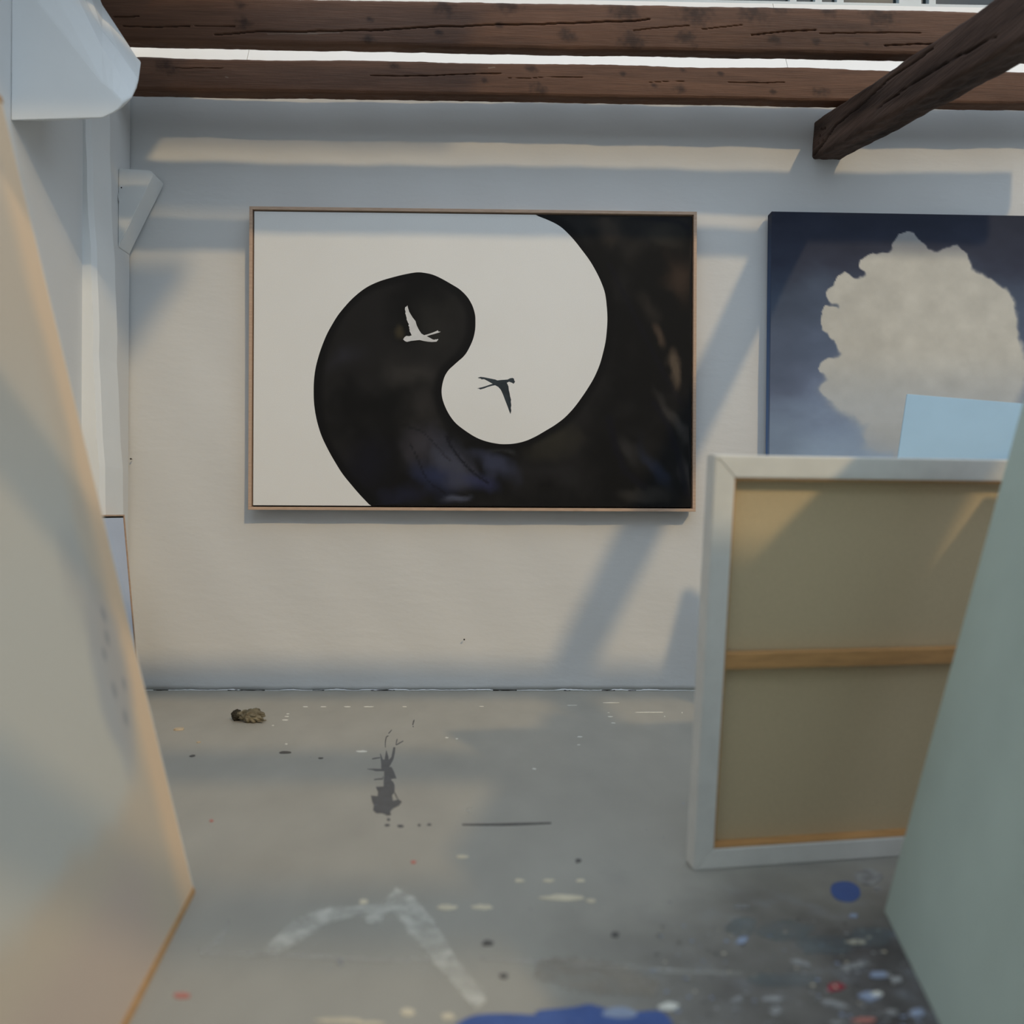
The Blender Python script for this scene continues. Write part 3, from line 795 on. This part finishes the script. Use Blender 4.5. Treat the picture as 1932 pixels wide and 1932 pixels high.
# face normal has to look right (+x): u x v
Mf = T0 @ frame_mat(BLc, u, v)
if (Mf.to_3x3() @ Vector((0, 0, 1))).x < 0: print('LEFT CANVAS NORMAL FLIPPED')
fwid, th = .012, .035
nx, nz = 240, 250
gx, gz = np.meshgrid(np.linspace(fwid * .5, LW - fwid * .2, nx + 1), np.linspace(fwid, LH - fwid, nz + 1))
d = LW - gx                                                # distance from the far edge
base = np.ones(gx.shape + (3,)) * np.array((236, 206, 172.))
def layc(k, c, a):
    global base
    k = (k * a)[..., None]; base = base * (1 - k) + np.array(c, float) * k
nz1 = fbm(gx * 3, gz * 2.2, 61, 4); nz2 = fbm(gx * 9, gz * 6, 66, 4)
layc(sstep(.04, .12, d + (nz1 - .5) * .1), (204, 192, 174), .8)
layc(sstep(.10, .17, d + (nz2 - .5) * .06) * sstep(.23, .30, gz + (nz2 - .5) * .08) * sstep(1.2, .6, gz), (208, 205, 194), .85)
layc(sstep(.10, .03, np.hypot((d - .14) * .9, (gz - .47) * .5) + (nz2 - .5) * .10), (168, 170, 174), .6)
layc(sstep(.06, .0, np.hypot((d - .2) * .6, (gz - .62) * .4) + (nz2 - .5) * .10), (182, 178, 172), .5)
for kx_, kz_, r_ in ((.115, .57, .012), (.155, .505, .010), (.098, .44, .010), (.15, .44, .012), (.125, .53, .012), (.13, .385, .012)):
    layc(sstep(1.2, .3, np.hypot((d - kx_) / r_, (gz - kz_) / (r_ * 1.6))), (132, 132, 136), .55)
layc(sstep(.22, .12, gz + (nz1 - .5) * .1) * sstep(.12, .3, d), (206, 186, 172), .7)
colL = nlin(np.clip(base, 0, 255))
vs = np.stack([gx, gz, np.zeros_like(gx) - .001], -1).reshape(-1, 3)
i = np.arange(nz)[:, None] * (nx + 1); kx = np.arange(nx)[None, :]
F = np.stack([i + kx, i + kx + 1, i + nx + 2 + kx, i + nx + 1 + kx], -1).reshape(-1, 4).tolist()
M4 = np.array(Mf); W = vs @ M4[:3, :3].T + M4[:3, 3]
nv = len(W)
back = [Mf @ Vector(c) for c in ((gx.min(), gz.min(), -.02), (gx.max(), gz.min(), -.02), (gx.max(), gz.max(), -.02), (gx.min(), gz.max(), -.02))]
W = np.concatenate([W, np.array([tuple(b) for b in back])])
F.append([nv + 3, nv + 2, nv + 1, nv])
me = bpy.data.meshes.new('painted_face'); me.from_pydata(W.tolist(), [], F); me.update()
set_colors(me, np.concatenate([colL.reshape(-1, 3), np.tile(nlin((200, 190, 175)), (4, 1))]))
link('painted_face', me, M_paint2, t)
def lp(name, lo, hi, mat, bev=.001):
    return box(name, lo, hi, mat, t, bev, Mf)
lp('frame_rail', (0, 0, -th), (LW, fwid, .001), M_pine)
lp('frame_rail', (0, LH - fwid, -th), (LW, LH, .001), M_pine)
lp('frame_rail', (0, fwid, -th), (fwid, LH - fwid, .001), M_pine)
o = lp('frame_rail', (LW - .003, fwid, -th), (LW, LH - fwid, -.0005), M_prime); o['label'] = 'pale primed side edge'

# right foreground: pale green canvas leaning to the right
A = on_floor(1668, 1719); B_ = on_floor(1738, 1862)
u = (B_ - A); u.z = 0; u.normalize()                       # towards the camera
top = on_y(1738, 1440, A.y); v = top - A
GW, GH = 1.25, 1.22
t = empty('leaning_canvas', A + u * GW / 2)
tag(t, 'pale green leaning canvas in the right foreground, beside the bare linen back', 'canvas')
T0 = Matrix.Translation(-t.location); Mf = T0 @ frame_mat(A, u, v)
print('green normal', (Mf.to_3x3() @ Vector((0, 0, 1))))
box('canvas_face', (0, 0, -.012), (GW, GH, 0), M_green, t, .002, Mf)
for lo, hi in (((.002, .002, -.04), (GW - .002, .045, -.012)), ((.002, GH - .045, -.04), (GW - .002, GH - .002, -.012)), ((.002, .045, -.04), (.045, GH - .045, -.012)), ((GW - .045, .045, -.04), (GW - .002, GH - .045, -.012))):
    box('stretcher_bar', lo, hi, M_pine, t, .001, Mf)

# light blue canvas behind
dB = 2.4; yB = CAM.y + dB
top = on_y(1711, 743, yB); bot = on_y(1606, 1428, yB); 
v = top - bot + Vector((0, .12, 0)); A = bot + (top - bot) * ((0 - bot.z) / (top - bot).z) - Vector((0, .12, 0))
u = Vector((.93, -.38, -.14)).normalized()
BW, BHh = .60, (top - A).length
A.z += BW * .145 + .004
t = empty('leaning_canvas', A + u * BW / 2)
tag(t, 'light blue canvas leaning behind the bare linen back, in front of the cloud painting', 'canvas')
Rb = frame_mat(Vector((0, 0, 0)), u, v).to_3x3()
uu, vv_ = Rb.col[0].copy(), Rb.col[1].copy()
BHh = (top.z + BW * uu.z - .001) / vv_.z; A = top - vv_ * BHh
T0 = Matrix.Translation(-t.location); Mf = T0 @ frame_mat(A, u, v)
print('blue normal', (Mf.to_3x3() @ Vector((0, 0, 1))))
box('canvas_face', (0, 0, -.012), (BW, BHh, 0), M_blue, t, .002, Mf)
for lo, hi in (((.002, .002, -.035), (BW - .002, .04, -.012)), ((.002, BHh - .04, -.035), (BW - .002, BHh - .002, -.012)), ((.002, .04, -.035), (.04, BHh - .04, -.012)), ((BW - .04, .04, -.035), (BW - .002, BHh - .04, -.012))):
    box('stretcher_bar', lo, hi, M_pine, t, .001, Mf)

struct('shade_panel', box('shade_panel', (1.15, -3.1, 0), (1.19, -1.86, .95), M_white))  # unseen partition added to keep the sun off the lower linen
# small framed light blue canvas by the left wall
yS = -.285
top = on_y(235, 971, yS); bot = on_y(265.5, 1322, yS)
v = top - bot; A = bot + v * ((0 - bot.z) / v.z)
SWd, SHt = .55, (top - A).length
u = Vector((0, 1, 0)); BLc = A - u * SWd
t = empty('framed_canvas', BLc + u * SWd / 2)
tag(t, 'small light blue canvas in a thin wooden frame leaning in the left corner', 'canvas')
T0 = Matrix.Translation(-t.location); Mf = T0 @ frame_mat(BLc, u, v)
print('small normal', (Mf.to_3x3() @ Vector((0, 0, 1))))
def sp(name, lo, hi, mat, bev=.0008): return box(name, lo, hi, mat, t, bev, Mf)
fwid = .0055
sp('frame_rail', (0, 0, -.035), (SWd, fwid, .0005), M_oak); sp('frame_rail', (0, SHt - fwid, -.035), (SWd, SHt, .0005), M_oak)
sp('frame_rail', (0, fwid, -.035), (fwid, SHt - fwid, .0005), M_oak); sp('frame_rail', (SWd - fwid, fwid, -.035), (SWd, SHt - fwid, .0005), M_oak)
o = sp('shadow_gap', (fwid, fwid, -.03), (SWd - fwid, SHt - fwid, -.0035), M_dkgap, 0); o['label'] = 'black gap around the canvas'
sp('canvas_face', (fwid + .007, fwid + .007, -.0035), (SWd - fwid - .006, SHt - fwid - .006, -.0005), M_pale)

# ------------------------------------------------------------------ things on the floor
def px2m(py): return (on_floor(966, py) - on_floor(965, py)).length
rc = on_floor(470, 1361)
t = empty('crumpled_rag', rc); t.rotation_euler = (0, 0, math.radians(-9))
tag(t, 'crumpled grey brown rag lying on the floor near the back wall', 'rag')
s = px2m(1361)
def lump(name, cx, cy, lx, ly, lz, seed, mat, parent, folds=1.0, taper=0):
    bm = bmesh.new(); bmesh.ops.create_icosphere(bm, subdivisions=5, radius=1)
    for v in bm.verts:
        p = v.co.copy()
        a = np.array([p.x * 2.2 + 5 + seed]); b = np.array([p.y * 2.0 + p.z * 2.4 + 9])
        r_ = 1 + folds * (.42 * float(abs(fbm(a, b, seed, 3)[0] - .5)) * 2 - .16) + folds * .16 * float(fbm(a * 4, b * 4, seed + 3, 3)[0] - .5)
        sx = 1 + taper * p.x
        x, y, z = p.x * lx * r_, p.y * ly * r_ * sx, p.z * lz * r_ * sx
        z = max(z + lz * .82, 0.0015 + .0006 * math.sin(x * 300))
        v.co = Vector((cx + x, cy + y, z))
    return bmobj(name, bm, mat, parent, smooth=True)
lump('rag_body', .006, 0, 25 * s, 17 * s, 13.5 * s, 2, M_rag, t, 1.2, .15)
o = lump('rag_end', -26 * s, .004, 10 * s, 10 * s, 11.5 * s, 5, M_ragdk, t, 1.0); o['label'] = 'dark knotted end'
bm = bmesh.new()
for k in range(4):
    a = (-.5 + k / 3) * 1.5
    p0 = Vector((22 * s, .004 * k - .012, .006 + .010 * (k % 3))); p1 = p0 + Vector((11 * s * math.cos(a * .6), 6 * s * math.sin(a), .006 * math.sin(k * 2)))
    dvec = p1 - p0; side = Vector((-dvec.y, dvec.x, 0)).normalized() * .006; upv = Vector((0, 0, .0015))
    q = [bm.verts.new(c) for c in (p0 - side + upv, p0 + side + upv, p1 + side * .3 + upv, p1 - side * .3 + upv, p0 - side - upv, p0 + side - upv, p1 + side * .3 - upv, p1 - side * .3 - upv)]
    for f in ((0, 1, 2, 3), (7, 6, 5, 4), (0, 4, 5, 1), (1, 5, 6, 2), (2, 6, 7, 3), (3, 7, 4, 0)): bm.faces.new([q[i] for i in f])
bmobj('frayed_edge', bm, M_rag, t)

def chip(name, px, py, w, dpt, h, mat, label, cat, rot=0, group=None, sharp=True):
    c = on_floor(px, py); m_ = px2m(py)
    bm = bmesh.new()
    n = 9; a0 = random.random() * 6
    ring1, ring2 = [], []
    for k in range(n):
        a = 2 * math.pi * k / n; rr = random.uniform(.72, 1.0)
        ring1.append(bm.verts.new((math.cos(a) * w * m_ * rr * .5, math.sin(a) * dpt * rr * .5, .0004)))
        ring2.append(bm.verts.new((math.cos(a) * w * m_ * rr * .47, math.sin(a) * dpt * rr * .47, h * random.uniform(.6, 1.2))))
    for k in range(n): bm.faces.new((ring1[k], ring1[(k + 1) % n], ring2[(k + 1) % n], ring2[k]))
    bm.faces.new(ring2); bm.faces.new(ring1[::-1])
    o = bmobj(name, bm, mat); o.location = c; o.rotation_euler = (0, 0, rot)
    tag(o, label, cat, group); return o
chip('wood_chip', 338, 1377, 21, .030, .006, M_chip, 'pale wood chip on the floor near the left leaning canvas', 'chip', .25)
chip('wood_chip', 375, 1401, 9, .016, .003, M_chip, 'tiny pale wood chip on the floor below the bigger chip', 'chip')
chip('paint_flake', 538, 1420.5, 30, .022, .003, M_flake, 'dark lens shaped paint flake lying on the floor', 'flake')
chip('paint_flake', 363, 1427, 12, .02, .003, M_flake, 'small dark flake on the floor beside the big left canvas', 'flake')
chip('paint_flake', 605, 1431, 11, .014, .002, M_flake, 'tiny dark flake right of the lens shaped one', 'flake')
def nail(px, py, label):
    p = on_y(px, py, 0)
    t = empty('nail', p); tag(t, label, 'nail')
    bm = bmesh.new(); bmesh.ops.create_cone(bm, cap_ends=True, segments=10, radius1=.0014, radius2=.0014, depth=.012, matrix=Matrix.Translation((0, -.003, 0)) @ Matrix.Rotation(math.pi / 2, 4, 'X'))
    bmobj('shank', bm, M_nail, t)
    bm = bmesh.new(); bmesh.ops.create_cone(bm, cap_ends=True, segments=12, radius1=.0036, radius2=.003, depth=.002, matrix=Matrix.Translation((0, -.0095, 0)) @ Matrix.Rotation(math.pi / 2, 4, 'X'))
    bmobj('head', bm, M_nail, t)
nail(876, 1206, 'small dark nail in the white wall below the big painting')
nail(248.5, 866, 'small dark nail in the back wall near the left corner')

# ------------------------------------------------------------------ paint on the floor (parts of the floor)
_h = [.0006]
def floor_poly(name, pts, mat, label=None, smooth=0):
    """closed outline in photo coordinates -> thin dried paint on the floor"""
    _h[0] += .00001
    if smooth: pts = catmull(pts, smooth, True)
    w = [on_floor(*p) for p in pts]
    tr = tessellate_polygon([[Vector((a.x, a.y, 0)) for a in w]])
    n = len(w); h = _h[0]
    vs = [(a.x, a.y, h) for a in w] + [(a.x, a.y, .0) for a in w]
    fs = [tuple(t) for t in tr] + [(i, (i + 1) % n, n + (i + 1) % n, n + i) for i in range(n)]
    o = mesh(name, vs, fs, mat)
    bm = bmesh.new(); bm.from_mesh(o.data); bmesh.ops.recalc_face_normals(bm, faces=bm.faces[:])
    if sum(f.normal.z * f.calc_area() for f in bm.faces) < 0: bmesh.ops.reverse_faces(bm, faces=bm.faces[:])
    bm.to_mesh(o.data); bm.free()
    o.parent = fl
    if label: o['label'] = label
    return o
def fleck(px, py, w, h, mat, name='paint_fleck', rot=0, seed=None, label=None):
    n = 14; R = random.Random(seed if seed is not None else int(px * 7 + py * 13))
    pts = []
    for k in range(n):
        a = 2 * math.pi * k / n; rr = R.uniform(.75, 1.08)
        x, y = math.cos(a) * w / 2 * rr, math.sin(a) * h / 2 * rr
        pts.append((px + x * math.cos(rot) - y * math.sin(rot), py + x * math.sin(rot) + y * math.cos(rot)))
    return floor_poly(name, pts, mat, label, 2)
def stroke(name, path, widths, mat, label=None, jag=.18, n=60, seed=1):
    R = random.Random(seed)
    p = catmull(path, 14); L = len(p); le, ri = [], []
    for k in range(L):
        a = p[max(0, k - 1)]; b = p[min(L - 1, k + 1)]
        dx, dy = b[0] - a[0], b[1] - a[1]; l = math.hypot(dx, dy) + 1e-9
        tt = k / (L - 1) * (len(widths) - 1); i = min(int(tt), len(widths) - 2); w = widths[i] + (widths[i + 1] - widths[i]) * (tt - i)
        j1, j2 = 1 + R.uniform(-jag, jag), 1 + R.uniform(-jag, jag)
        le.append((p[k][0] - dy / l * w / 2 * j1, p[k][1] + dx / l * w / 2 * j1)); ri.append((p[k][0] + dy / l * w / 2 * j2, p[k][1] - dx / l * w / 2 * j2))
    return floor_poly(name, le + ri[::-1], mat, label)
z7 = lambda L: [(660 + a * .11392, 1360 + b * .11392) for a, b in L]
spill = z7([(500, 545), (512, 548), (545, 640), (575, 650), (590, 560), (605, 480), (622, 540), (640, 600), (645, 650), (690, 600), (700, 540), (720, 440), (755, 440), (745, 540), (725, 630), (690, 700), (650, 770), (690, 765), (730, 840), (770, 950), (700, 958), (680, 975), (720, 1020), (745, 1070), (740, 1190), (700, 1230), (715, 1330), (740, 1320), (790, 1310), (800, 1300), (860, 1340), (820, 1400), (720, 1450), (670, 1500), (680, 1560), (620, 1570), (540, 1530), (440, 1530), (385, 1480), (400, 1400), (370, 1330), (350, 1240), (460, 1250), (470, 1180), (430, 1095), (560, 1090), (560, 1000), (570, 900), (570, 830), (520, 830), (430, 832), (370, 812), (290, 800), (400, 795), (520, 800), (520, 720), (510, 620)])
floor_poly('paint_spill', spill, P_spill, 'dark grey branching paint spill')
for a in ([(590, 440), (590, 350), (605, 270), (640, 250)], [(640, 210), (660, 190), (695, 150)], [(765, 400), (775, 340), (785, 300)], [(770, 400), (820, 370), (885, 335)], [(370, 632), (420, 622), (500, 610)], [(400, 975), (470, 965), (540, 960), (548, 925)], [(745, 1190), (760, 1230), (800, 1310)]):
    stroke('paint_drip', z7(a), [1.2, 2.0, 1.2], P_spill, seed=len(a))
for a, b, w_, h_ in ((640, 1635, 60, 50), (618, 1728, 95, 45), (842, 1745, 110, 50), (1150, 1730, 50, 40), (1056, 10, 24, 26), (1050, 50, 20, 26), (1050, 95, 22, 20)):
    p = z7([(a, b)])[0]; fleck(p[0], p[1], w_ * .114, h_ * .114, P_spill, 'paint_drop')
fleck(810, 1556, 9, 4, P_spill, 'paint_drop'); fleck(780, 1363, 3, 12, P_dark, rot=.3)
stroke('paint_line', [(872, 1556), (930, 1556), (980, 1555), (1040, 1553)], [2.5, 4, 4.5, 2.5], P_dark, 'thin dark grey line', .1)
fleck(1091, 1624, 13, 8, P_dark)
for px, py, w_, h_ in ((576, 1333.5, 10, 1.6), (610, 1333.5, 12, 1.6), (655, 1333.5, 15, 1.8), (695, 1333.5, 21, 1.8), (763, 1333.5, 9, 1.6), (538, 1358.5, 12, 2.4), (541, 1352, 9, 1.8), (543, 1347, 6, 1.5), (683, 1418, 24, 3.6), (540, 1404, 5, 2.5),
                       (1153, 1326, 34, 1.3), (1148, 1345, 5, 1.3), (1151, 1352.5, 11, 2.6), (1157, 1364.5, 9, 2), (1094, 1390.5, 10, 2.2), (1092, 1405.5, 7, 2), (1008, 1451, 8, 3), (1079, 1331, 20, 1.4), (843, 1392, 7, 2), (862, 1394, 5, 2), (1226, 1344, 60, 1.5), (1287, 1345, 3, 3), (1254, 1352, 3, 2), (515, 1369, 5, 1.6), (908, 1333, 10, 1.3)):
    fleck(px, py, w_, h_, P_white)
for px, py, w_, h_ in ((686, 1702, 18, 11), (843, 1713, 44, 11), (909, 1712, 40, 10), (1060, 1694, 85, 12), (980, 1662, 20, 8), (1035, 1662, 22, 7), (1095, 1662, 18, 6), (873, 1617, 28, 7), (770, 1910, 30, 14), (845, 1918, 26, 12), (640, 1926, 90, 8), (700, 1931, 60, 6), (1115, 1700, 20, 8)):
    fleck(px, py, w_, h_, P_cream)
stroke('paint_line', [(888, 1535), (882, 1528), (892, 1522)], [2, 2.5, 2], P_line)
# white brush strokes
stroke('brush_stroke', [(505, 1794), (535, 1776), (570, 1752), (610, 1731), (660, 1721), (710, 1716), (770, 1718)], [14, 30, 38, 30, 20, 18, 16], P_brush, 'curved thin white brush stroke', .2, seed=3)
stroke('brush_stroke', [(735, 1690), (760, 1708), (790, 1742), (820, 1785), (850, 1825), (880, 1862), (908, 1896)], [34, 46, 50, 44, 36, 34, 26], P_brush, 'straight thin white brush stroke', .12, seed=5)
stroke('brush_stroke', [(690, 1738), (705, 1734), (725, 1730)], [12, 24, 10], P_brush, None, .2, seed=6)
stroke('paint_line', [(380, 1800), (460, 1801), (560, 1805), (700, 1812), (830, 1812)], [9, 7, 7, 9, 6], P_line, None, .25, seed=8)
stroke('paint_line', [(900, 1808), (1000, 1815), (1120, 1822), (1250, 1832), (1400, 1838)], [6, 10, 12, 9, 5], P_line, None, .25, seed=9)
stroke('paint_line', [(432, 1738), (420, 1765), (400, 1785), (378, 1800)], [5, 8, 9, 14], P_line, None, .25, seed=10)
stroke('paint_smear', [(1010, 1830), (1080, 1838), (1160, 1850), (1240, 1868)], [30, 60, 60, 26], P_ochre, None, .2, seed=12)
fleck(642, 1817, 14, 14, P_grey); fleck(950, 1842, 18, 10, P_dark); fleck(1160, 1764, 16, 12, P_dark); fleck(920, 1780, 24, 10, P_dark)
fleck(342, 1879, 34, 12, P_pink, label='faded red paint mark'); fleck(399, 1549, 8, 5, P_pink); fleck(780, 1627, 10, 6, P_pink)
# blue patch and colours front right
floor_poly('paint_patch', [(870, 1928), (900, 1916), (960, 1914), (1010, 1916), (1015, 1908), (1080, 1902), (1110, 1896), (1135, 1902), (1180, 1912), (1240, 1908), (1262, 1922), (1255, 1942), (1100, 1960), (900, 1955), (860, 1940)], P_blue, 'cobalt blue paint patch', 3)
floor_poly('paint_patch', [(1572, 1668), (1600, 1664), (1620, 1675), (1622, 1692), (1605, 1702), (1580, 1698), (1568, 1684)], P_blue, 'round cobalt blue paint patch', 3)
fleck(1578, 1862, 34, 16, P_red, label='red paint drop'); fleck(1568, 1868, 16, 8, P_red)
fleck(1170, 1912, 70, 22, P_lblue); fleck(1262, 1900, 40, 16, P_white); fleck(1640, 1880, 44, 20, P_lblue); fleck(1655, 1876, 24, 10, P_white)
fleck(1615, 1822, 56, 12, P_grey, rot=-.15); fleck(1592, 1832, 28, 10, P_grey); fleck(1510, 1818, 44, 12, P_grey, rot=.3); fleck(1615, 1778, 40, 8, P_cream)
fleck(1575, 1896, 60, 14, P_grey, rot=.2); fleck(1460, 1886, 50, 10, P_grey); fleck(1462, 1906, 26, 18, P_grey); fleck(1390, 1888, 24, 10, P_grey); fleck(1390, 1906, 20, 8, P_grey)
fleck(1730, 1912, 30, 18, P_lblue); fleck(1690, 1850, 24, 14, P_grey); fleck(1680, 1912, 30, 12, P_grey); fleck(1655, 1677, 18, 10, P_grey); fleck(1610, 1728, 18, 8, P_lblue); fleck(1658, 1840, 36, 14, P_lblue)
fleck(1630, 1926, 50, 10, P_pink); fleck(1400, 1711, 36, 8, P_grey); fleck(1400, 1775, 22, 16, P_lblue, rot=-.5); fleck(1640, 1655, 60, 30, P_grey); fleck(1580, 1930, 30, 8, P_grey)
for px, py, w_, h_, m_ in ((1480, 1758, 120, 40, P_teal), (1560, 1785, 130, 36, P_teal), (1400, 1750, 60, 40, P_teal), (1640, 1770, 90, 40, P_teal), (1480, 1850, 150, 26, P_teal)):
    fleck(px, py, w_, h_, m_, 'paint_smear')
# many more fine specks over the same area: nobody could count them
bm = bmesh.new(); R = random.Random(4)
for k in range(330):
    px, py = R.uniform(1230, 1760), R.uniform(1735, 1945)
    if R.random() < .3: px, py = R.uniform(300, 1300), R.uniform(1320, 1930)
    c = on_floor(px, py); r_ = R.uniform(.001, .0036) * (1 if px > 1230 else .45)
    vv = [bm.verts.new((c.x + math.cos(a) * r_ * R.uniform(.7, 1.6), c.y + math.sin(a) * r_ * R.uniform(.7, 1.2), .0016)) for a in [q * math.pi / 4 for q in range(8)]]
    try:
        f = bm.faces.new(vv)
    except ValueError: continue
    f.material_index = R.choice([2, 2, 1, 2, 2, 3, 4])
o = bmobj('paint_speckles', bm, [P_white, P_cream, P_grey, P_lblue, P_dark], fl, recalc=False); o['kind'] = 'stuff'; o['label'] = 'fine spatter of paint specks'

# ------------------------------------------------------------------ unseen bars added behind the camera to shade the floor in bands
SUN = Vector((-.525, 1, -.77)).normalized()
def shade_bar(py0, py1, z, label):
    """unseen added bar whose shadow lies on the floor between two places"""
    d0 = on_floor(800, py0).y; d1 = on_floor(800, py1).y
    k = z / -SUN.z; ya = d0 - SUN.y * k; yb_ = d1 - SUN.y * k
    yc_ = (ya + yb_) / 2; w_ = abs(ya - yb_)
    o = box('floor_shade_bar', (XL + .002, -w_ / 2, 0), (4.5, w_ / 2, .1), M_shadebar, None, .006)
    o.location = (0, yc_, z); tag(o, kind='structure')
M_shadebar = simple('shade_bar_timber', lin((92, 66, 52)), .7, .25, 6, (.4, 4, 4))
shade_bar(1440, 1478, 1.9, 'dark shade bar added behind the camera')
shade_bar(1728, 1800, 1.9, 'dark shade bar added behind the camera')
shade_bar(1300, 1318, 1.9, 'dark shade bar added behind the camera')

# unseen bars added overhead to shade the left joists and corbel
bm = bmesh.new()
for xa, xb, ya, yb_ in ((XL, .9, -2.09, -1.99), (XL, .9, -2.5, -2.34), (-.6, .2, -3.3, -2.8)):
    add_box(bm, (xa, ya, 3.88), (xb, yb_, 3.94))
add_box(bm, (XL - .1, -3.3, 3.88), (XL, -2.03, 3.94))
struct('joist_shade_bar', bmobj('joist_shade_bar', bm, M_shadebar))
# ------------------------------------------------------------------ light
sun = bpy.data.lights.new('sun', 'SUN'); sun.energy = 1.05; sun.color = (1, .72, .37); sun.angle = math.radians(1.9)
so = bpy.data.objects.new('sun', sun); C.objects.link(so)
so.rotation_euler = SUN.to_track_quat('-Z', 'Y').to_euler(); so.location = (2, -6, 5)
w = bpy.data.worlds.new('sky'); bpy.context.scene.world = w; w.use_nodes = True
nt = w.node_tree; bgn = nt.nodes['Background']
bgn.inputs[0].default_value = (.74, .865, 1.0, 1); bgn.inputs[1].default_value = 1.6

sc = bpy.context.scene
sc.view_settings.view_transform = 'Standard'; sc.view_settings.look = 'None'
sc.view_settings.exposure = 0.0; sc.view_settings.gamma = 1.0; sc.view_settings.use_curve_mapping = False
